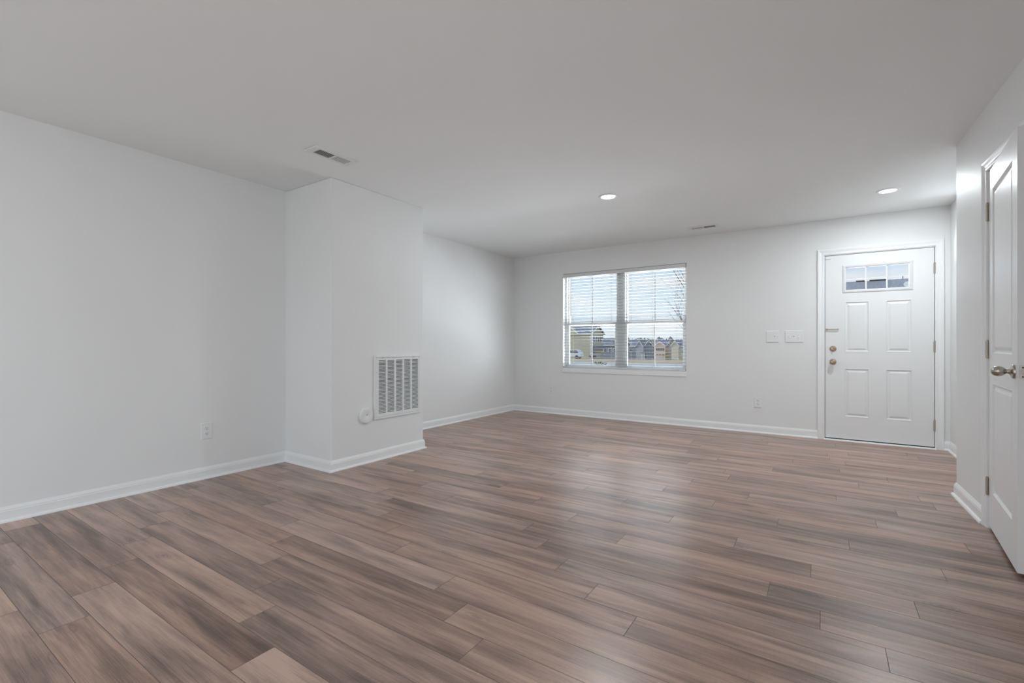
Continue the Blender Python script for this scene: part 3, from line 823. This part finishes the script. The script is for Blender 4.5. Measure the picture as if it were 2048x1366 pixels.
def house(label, x0, y0, L_, D_, base, eave, ridge, wallm, roofm, rz=0.0, group='houses across the street', axis='x', wins=(), swins=(), garages=(), gables=(), porch=None, gablewall=True):
    """front-left corner at (x0,y0); front looks to -y; ridge along axis; wins: (u0,u1,z0,z1) on the front; swins on the right side"""
    t = empty('house', (x0, y0, base), rz); tag(t, label, 'house', group)
    e, r = eave-base, ridge-base
    mb = MB(); mb.box((0, 0, -1.5), (L_, D_, e))
    if axis == 'x':
        for xx in (0, L_-.15): mb.prism([(0, e), (D_, e), (D_/2, r)], 'x', xx, xx+.15)
    else:
        for yy in (0, D_-.15): mb.prism([(0, e), (L_, e), (L_/2, r)], 'y', yy, yy+.15)
    mb.build('wall', wallm, t)
    ov, th = .35, .18
    mb = MB()
    if axis == 'x':
        s_ = (r-e)/(D_/2)
        for sg, yb_ in ((1, -ov), (-1, D_+ov)):
            mb.prism([(yb_, e-ov*s_+.02), (D_/2, r+.02), (D_/2, r+.02+th), (yb_, e-ov*s_+.02+th)], 'x', -ov, L_+ov)
    else:
        s_ = (r-e)/(L_/2)
        for xb_ in (-ov, L_+ov):
            mb.prism([(xb_, e-ov*s_+.02), (L_/2, r+.02), (L_/2, r+.02+th), (xb_, e-ov*s_+.02+th)], 'y', -ov, D_+ov)
    mb.build('roof', roofm, t)
    # eave and rake boards
    mb = MB()
    if axis == 'x':
        mb.box((-ov, -ov-.06, e-ov*s_-.08), (L_+ov, -ov, e-ov*s_+.2))
        for xx in (-ov-.05, L_+ov):
            for yb_ in (-ov, D_+ov):
                mb.prism([(yb_, e-ov*s_-.05), (D_/2, r-.05), (D_/2, r+.22), (yb_, e-ov*s_+.22)], 'x', xx, xx+.05)
        mb.box((L_-.12, -.03, -1.5), (L_+.03, .12, e))
    else:
        for xb_ in (-ov, L_+ov):
            mb.prism([(xb_, e-ov*s_-.05), (L_/2, r-.05), (L_/2, r+.22), (xb_, e-ov*s_+.22)], 'y', -ov-.05, -ov)
    mb.build('fascia', M_XTRIM, t)
    def window(u0, u1, z0, z1, side):
        z0 -= base; z1 -= base; d = .1
        def BX(m_, a, b_, c, dd, e0, e1):
            if side: m_.box((L_+e0, a, c), (L_+e1, b_, dd))
            else: m_.box((a, -e1, c), (b_, -e0, dd))
        m1 = MB()
        BX(m1, u0-d, u0, z0-d, z1+d, 0, .07); BX(m1, u1, u1+d, z0-d, z1+d, 0, .07); BX(m1, u0, u1, z1, z1+d, 0, .07); BX(m1, u0, u1, z0-d, z0, 0, .07)
        BX(m1, u0, u1, (z0+z1)/2-.04, (z0+z1)/2+.04, .02, .06)
        f = m1.build('window', M_XTRIM, t)
        m1 = MB(); BX(m1, u0, u1, z0, z1, .005, .02); m1.build('pane', M_XGLASS, f)
    for w_ in wins: window(*w_, False)
    for w_ in swins: window(*w_, True)
    for (u0, u1, z0, z1, side) in garages:
        m1 = MB(); z0 -= base; z1 -= base
        for k in range(4):
            a, b_ = z0+(z1-z0)*k/4, z0+(z1-z0)*(k+1)/4-.04
            m1.box((L_, u0, a), (L_+.06, u1, b_)) if side else m1.box((u0, -.06, a), (u1, 0, b_))
        gd = m1.build('garage_door', M_GARAGE, t)
        m1 = MB(); a, b_ = z0+(z1-z0)*.78, z0+(z1-z0)*.93
        for q in range(4):
            p0, p1 = u0+(u1-u0)*(q+.12)/4, u0+(u1-u0)*(q+.88)/4
            m1.box((L_+.06, p0, a), (L_+.08, p1, b_)) if side else m1.box((p0, -.08, a), (p1, -.06, b_))
        m1.build('pane', M_XGLASS, gd)
    for (u0, u1, ez, pz, wm, proj) in gables:      # projecting front gable bay
        m1 = MB(); ez -= base; pz -= base
        m1.box((u0, -proj, -1.5), (u1, 0, ez)); m1.prism([(u0, ez), (u1, ez), ((u0+u1)/2, pz)], 'y', -proj, 1.5)
        m1.build('gable_bay', wm, t)
        m1 = MB(); um = (u0+u1)/2; q = .3*(pz-ez)/((u1-u0)/2)
        for xb_ in (u0-.3, u1+.3):
            m1.prism([(xb_, ez-q+.02), (um, pz+.02), (um, pz+.2), (xb_, ez-q+.2)], 'y', -proj-.3, D_/2)
        m1.build('gable_roof', roofm, t)
        m1 = MB()
        for xb_ in (u0-.3, u1+.3):
            m1.prism([(xb_, ez-q-.12), (um, pz-.12), (um, pz+.22), (xb_, ez-q+.22)], 'y', -proj-.36, -proj-.3)
        hx = (u1-u0)*.16
        m1.box((um-hx, -proj-.1, pz-.26*(pz-ez)-.1), (um+hx, -proj-.02, pz-.26*(pz-ez)+.02)); m1.box((um-.06, -proj-.1, pz-.3*(pz-ez)), (um+.06, -proj-.02, pz-.05))
        m1.build('gable_trim', M_XTRIM, t)
    if porch:
        u0, u1, zt_, dep = porch; m1 = MB(); zt_ -= base
        m1.box((u0, -.05, 0), (u1, 0, zt_)); pf = m1.build('porch_recess', M_PORCH, t)
        m1 = MB(); m1.prism([(-dep, zt_), (0, zt_+.5), (0, zt_+.65), (-dep, zt_+.15)], 'x', u0-.3, u1+.3)
        m1.build('porch_roof', roofm, t)
        m1 = MB()
        for u in (u0, (u0+u1)/2, u1): m1.box((u-.08, -dep+.1, 0), (u+.08, -dep+.26, zt_+.1))
        m1.build('porch_post', M_XTRIM, t)
    return t

def atD(px, D_):
    r = ray(px, 688); return (r[0]*D_, r[1]*D_)
def zz(y, D_): return CAM_H+(688.3-y)/F_PX*D_
# khaki house: side wall towards the viewer, gabled front on its right side
cx_, cy_ = atD(1182, 98); b_ = gz(cy_)
L1 = 12.0; a5 = math.radians(5)
t1 = house('two-storey khaki house seen at the left of the window, side wall towards the viewer', cx_-L1*math.cos(a5), cy_-L1*math.sin(a5), L1, 8.4, b_, zz(667, 98), zz(652.5, 104), M_KHAKI, M_ROOF,
      rz=a5, swins=[(1.2+k*1.55, 2.4+k*1.55, zz(683, 102), zz(673.5, 102)) for k in range(4)], garages=[(1.0, 6.2, b_+.05, zz(702, 101), True)])
mb = MB(); mb.prism([(L1, zz(697, 101)-b_), (L1+1.1, zz(697, 101)-b_), (L1, zz(692, 101)-b_)], 'y', .3, 8.2); mb.build('pent_roof', M_ROOF, t1)
mb = MB()
e_, r_ = zz(667, 98)-b_, zz(652.5, 104)-b_
mb.prism([(5.3, e_-.15), (9.3, e_-.15), (7.3, r_-.3)], 'y', -.42, 2.5); mb.build('side_gable', M_KHAKI, t1)
mb = MB()
mb.prism([(5.3, e_-.15), (7.3, r_-.3), (7.3, r_), (4.95, e_-.15)], 'y', -.55, -.42); mb.prism([(7.3, r_-.3), (9.3, e_-.15), (9.65, e_-.15), (7.3, r_)], 'y', -.55, -.42)
mb.build('side_gable_trim', M_XTRIM, t1)
# slate blue house behind it
cx_, cy_ = atD(1199, 138); b_ = gz(cy_)
house('slate blue house with grey roof behind the khaki house', cx_, cy_, 6.2, 8, b_, zz(690, 138), zz(678, 142), M_BLUE, M_ROOF,
      wins=[(1.4, 2.3, zz(703, 138), zz(697, 138)), (2.9, 3.8, zz(703, 138), zz(697, 138)), (4.4, 5.3, zz(703, 138), zz(697, 138))])
cx_, cy_ = atD(1250, 150); b_ = gz(cy_)
ux = lambda px, D_: atD(px, D_)[0]-cx_
house('grey house with pale blue-grey gable bay, centre of the right-hand sash view', cx_, cy_, ux(1312, 158), 9, b_, zz(692, 152), zz(682, 158), M_BLUE, M_ROOF,
      wins=[(1.5, 2.6, zz(702, 150), zz(696, 150)), (3.4, 4.5, zz(702, 150), zz(696, 150))],
      gables=[(ux(1285, 152), ux(1301, 152), zz(692, 152), zz(682, 152), M_GREYB, 1.2)], porch=(ux(1302.5, 154), ux(1311, 155), zz(705, 154), 1.4))
cx_, cy_ = atD(1311, 172); b_ = gz(cy_)
house('tan two-storey house with five dark upstairs windows above its garage', cx_, cy_, ux(1343, 177), 10, b_, zz(692, 174), zz(682, 180), M_TAN, M_ROOF,
      wins=[(.7+k*1.32, 1.5+k*1.32, zz(701.2, 173), zz(696, 173)) for k in range(0)], garages=[],
      gables=[(ux(1312.5, 173), ux(1342.5, 176), zz(691, 173), zz(683.8, 173), M_TAN, .8)])
hs_ = bpy.context.scene.collection.objects[-1]
tanh = [o_ for o_ in C.objects if o_.name.startswith('house') and o_.get('label', '').startswith('tan two')][0]
g0, g1 = ux(1312.5, 173), ux(1342.5, 176)
for k in range(5):
    u0 = g0+.45+k*(g1-g0-.7)/5; z0, z1 = zz(701, 173)-b_, zz(696, 173)-b_
    mb = MB(); mb.box((u0-.08, -.88, z0-.08), (u0+.63, -.8, z0)); mb.box((u0-.08, -.88, z1), (u0+.63, -.8, z1+.08)); mb.box((u0-.08, -.88, z0), (u0, -.8, z1)); mb.box((u0+.55, -.88, z0), (u0+.63, -.8, z1))
    f_ = mb.build('window', M_XTRIM, tanh)
    mb = MB(); mb.box((u0, -.84, z0), (u0+.55, -.805, z1)); mb.build('pane', M_XGLASS, f_)
mb = MB(); ga0, ga1 = g0+.3, g1-.9
for k in range(4): mb.box((ga0, -.9, .05+k*.55), (ga1, -.8, .05+k*.55+.51))
gd_ = mb.build('garage_door', M_GARAGE, tanh)
mb = MB()
for q in range(4): mb.box((ga0+.3+q*1.05, -.93, 1.72), (ga0+1.1+q*1.05, -.9, 2.02))
mb.build('pane', M_XGLASS, gd_)
cx_, cy_ = atD(1343.5, 166); b_ = gz(cy_)
house('cream house with narrow steep gable at the right edge of the window view', cx_, cy_, 11, 9, b_, zz(692, 168), zz(682.5, 172), M_CREAM, M_ROOF,
      wins=[(3.5, 5.2, zz(698.5, 168), zz(693.5, 168)), (3.5, 5.2, zz(706, 168), zz(700.5, 168))],
      gables=[(.1, 2.5, zz(690.5, 166), zz(682, 166), M_CREAM, .7)])
# low house straight across from the front door, only its roof shows in the door lite
YR = 44.0; rz_ = at_y(1755, 562.5, YR)[2]-.13; b_ = gz(40)
t6 = house('long low house across the street whose grey shingled roof fills the front door lite', -6.5, YR-4.6, 19, 9.2, b_, 2.6, rz_, M_GREYD, M_ROOF2,
      group=None, wins=[(3, 4.4, .9, 2.1), (8, 9.4, .9, 2.1), (13, 14.4, .9, 2.1)])
def rx(px): return at_y(px, 562, YR)[0]+6.5
for a, c in ((1712, 1729), (1739, 1773)):
    mb = MB(); mb.box((rx(a), 4.5, rz_-b_+.14), (rx(c), 4.72, rz_-b_+.255)); mb.build('ridge_vent', M_SEAL, t6)
mb = MB(); mb.tube([(rx(1806), 4.75, rz_-b_-.1), (rx(1806), 4.75, rz_-b_+.45)], [.035, .035], 10); mb.build('vent_pipe', M_GREYD, t6)
mb = MB(); mb.lathe([(.05, 0), (.24, .10), (.26, .14), (.0001, .05)], 20, Matrix.Translation((rx(1811), 3.4, rz_-b_-.42)) @ Matrix.Rotation(1.0, 4, 'X'))
mb.build('roof_cap', M_XTRIM, t6)

# woodland on the horizon
rnd = random.Random(5); mb = MB()
bm = bmesh.new(); bmesh.ops.create_icosphere(bm, subdivisions=2, radius=1)
iv = [v.co.copy() for v in bm.verts]; iff = [tuple(v.index for v in f.verts) for f in bm.faces]; bm.free()
for k in range(900):
    Y = rnd.uniform(300, 360); X_ = rnd.uniform(-330, 170); g_ = gz(Y); hgt = rnd.uniform(11.6, 15.4); w_ = rnd.uniform(1.8, 3.6)
    mb.add([(X_+v.x*w_*(1+.25*rnd.random()), Y+v.y*w_, g_+hgt*.5+v.z*hgt*.5*(1+.12*rnd.uniform(-1, 1))) for v in iv], iff)
o = mb.build('woodland', M_WOOD); tag(o, 'grey-brown line of bare winter woods along the horizon beyond the houses', 'trees', kind='stuff')

# bare tree just right of the window view
tx, ty = atD(1381, 12.5)
tg = gz(ty); mb = MB(); rnd = random.Random(21)
def grow(p, d, L_, r, lev):
    pts = [p]; rr = [r]; q = p.copy(); dd = d.copy(); n = 5
    for k in range(n):
        dd = (dd+Vector((rnd.uniform(-.07, .07), rnd.uniform(-.07, .07), rnd.uniform(.0, .09)))).normalized()
        q = q+dd*(L_/n); pts.append(q.copy()); rr.append(r*(1-.62*(k+1)/n))
        if lev < 4 and k >= 1:
            for _ in range(2 if lev < 3 else 1):
                a = rnd.uniform(0, 2*PI)
                side = Vector((math.cos(a), math.sin(a), rnd.uniform(-.05, .35)))
                nd = (dd*rnd.uniform(.9, 1.3)+side*rnd.uniform(.55, .9)).normalized()
                grow(q.copy(), nd, L_*rnd.uniform(.48, .68), rr[-1]*.58, lev+1)
    mb.tube(pts, rr, 5 if lev else 9)
grow(Vector((0, 0, -.3)), Vector((0, 0, 1)), 3.2, .055, 0)
o = mb.build('bare_tree', M_BARK); o.location = (tx, ty, tg)
tag(o, 'leafless young tree with dark branches at the right of the window', 'tree')

# shrubs
def shrub(name, label, x, y, w_, h_, m, n, s_):
    rn = random.Random(3); mb = MB()
    for k in range(7):
        a = rn.uniform(0, 6.3); mb.tube([(0, 0, -.05), (w_*.3*math.cos(a), w_*.3*math.sin(a), h_*.8)], [.012, .005], 5)
    for k in range(n):
        a = rn.uniform(0, 6.28); r = w_*.5*math.sqrt(rn.random()); z = h_*rn.uniform(.2, 1)
        M_ = Matrix.Translation((r*math.cos(a), r*math.sin(a), z)) @ Matrix.Rotation(rn.uniform(0, 6), 4, 'Z') @ Matrix.Rotation(rn.uniform(-1, 1), 4, 'X')
        mb.add([(0, -s_, 0), (s_*.5, 0, .25*s_), (0, s_, 0), (-s_*.5, 0, .25*s_)], [(0, 1, 2, 3)], M_)
    o = mb.build(name, m); o.location = (x, y, gz(y)); tag(o, label, 'shrub'); return o
sx, sy = atD(1201, 27); shrub('young_shrub', 'small green shrub near the bottom of the left sash', sx, sy, .75, .48, M_LEAF, 160, .07)
sx, sy = atD(1185, 92); shrub('red_shrub', 'dark red shrub at the corner of the khaki house', sx, sy, 1.5, .7, M_LEAFR, 400, .09)

# white van in front of the khaki house
vx, vy = atD(1143, 86)
van = empty('van', (vx, vy, gz(vy)), 0.12); tag(van, 'white car parked in front of the khaki house, half hidden by the window frame', 'car')
mb = MB(); prof = [(-2.1, .35), (-2.15, .95), (-1.5, 1.12), (-.85, 1.62), (1.4, 1.68), (2.0, 1.1), (2.1, .4)]
mb.prism(prof, 'y', -.88, .88); mb.build('body', M_CARW, van, bevel=.12, seg=3)
mb = MB(); mb.prism([(-1.35, 1.12), (-.8, 1.53), (1.25, 1.58), (1.65, 1.12)], 'y', -.91, .91); mb.build('side_window', M_XGLASS, van)
for xw in (-1.35, 1.3):
    for yw in (-.9, .72):
        mb = MB(); mb.lathe([(.2, 0), (.33, .01), (.34, .09), (.33, .17), (.2, .18)], 24, Matrix.Translation((xw, yw+.18, .34)) @ Matrix.Rotation(PI/2, 4, 'X')); mb.build('wheel', M_TYRE, van)
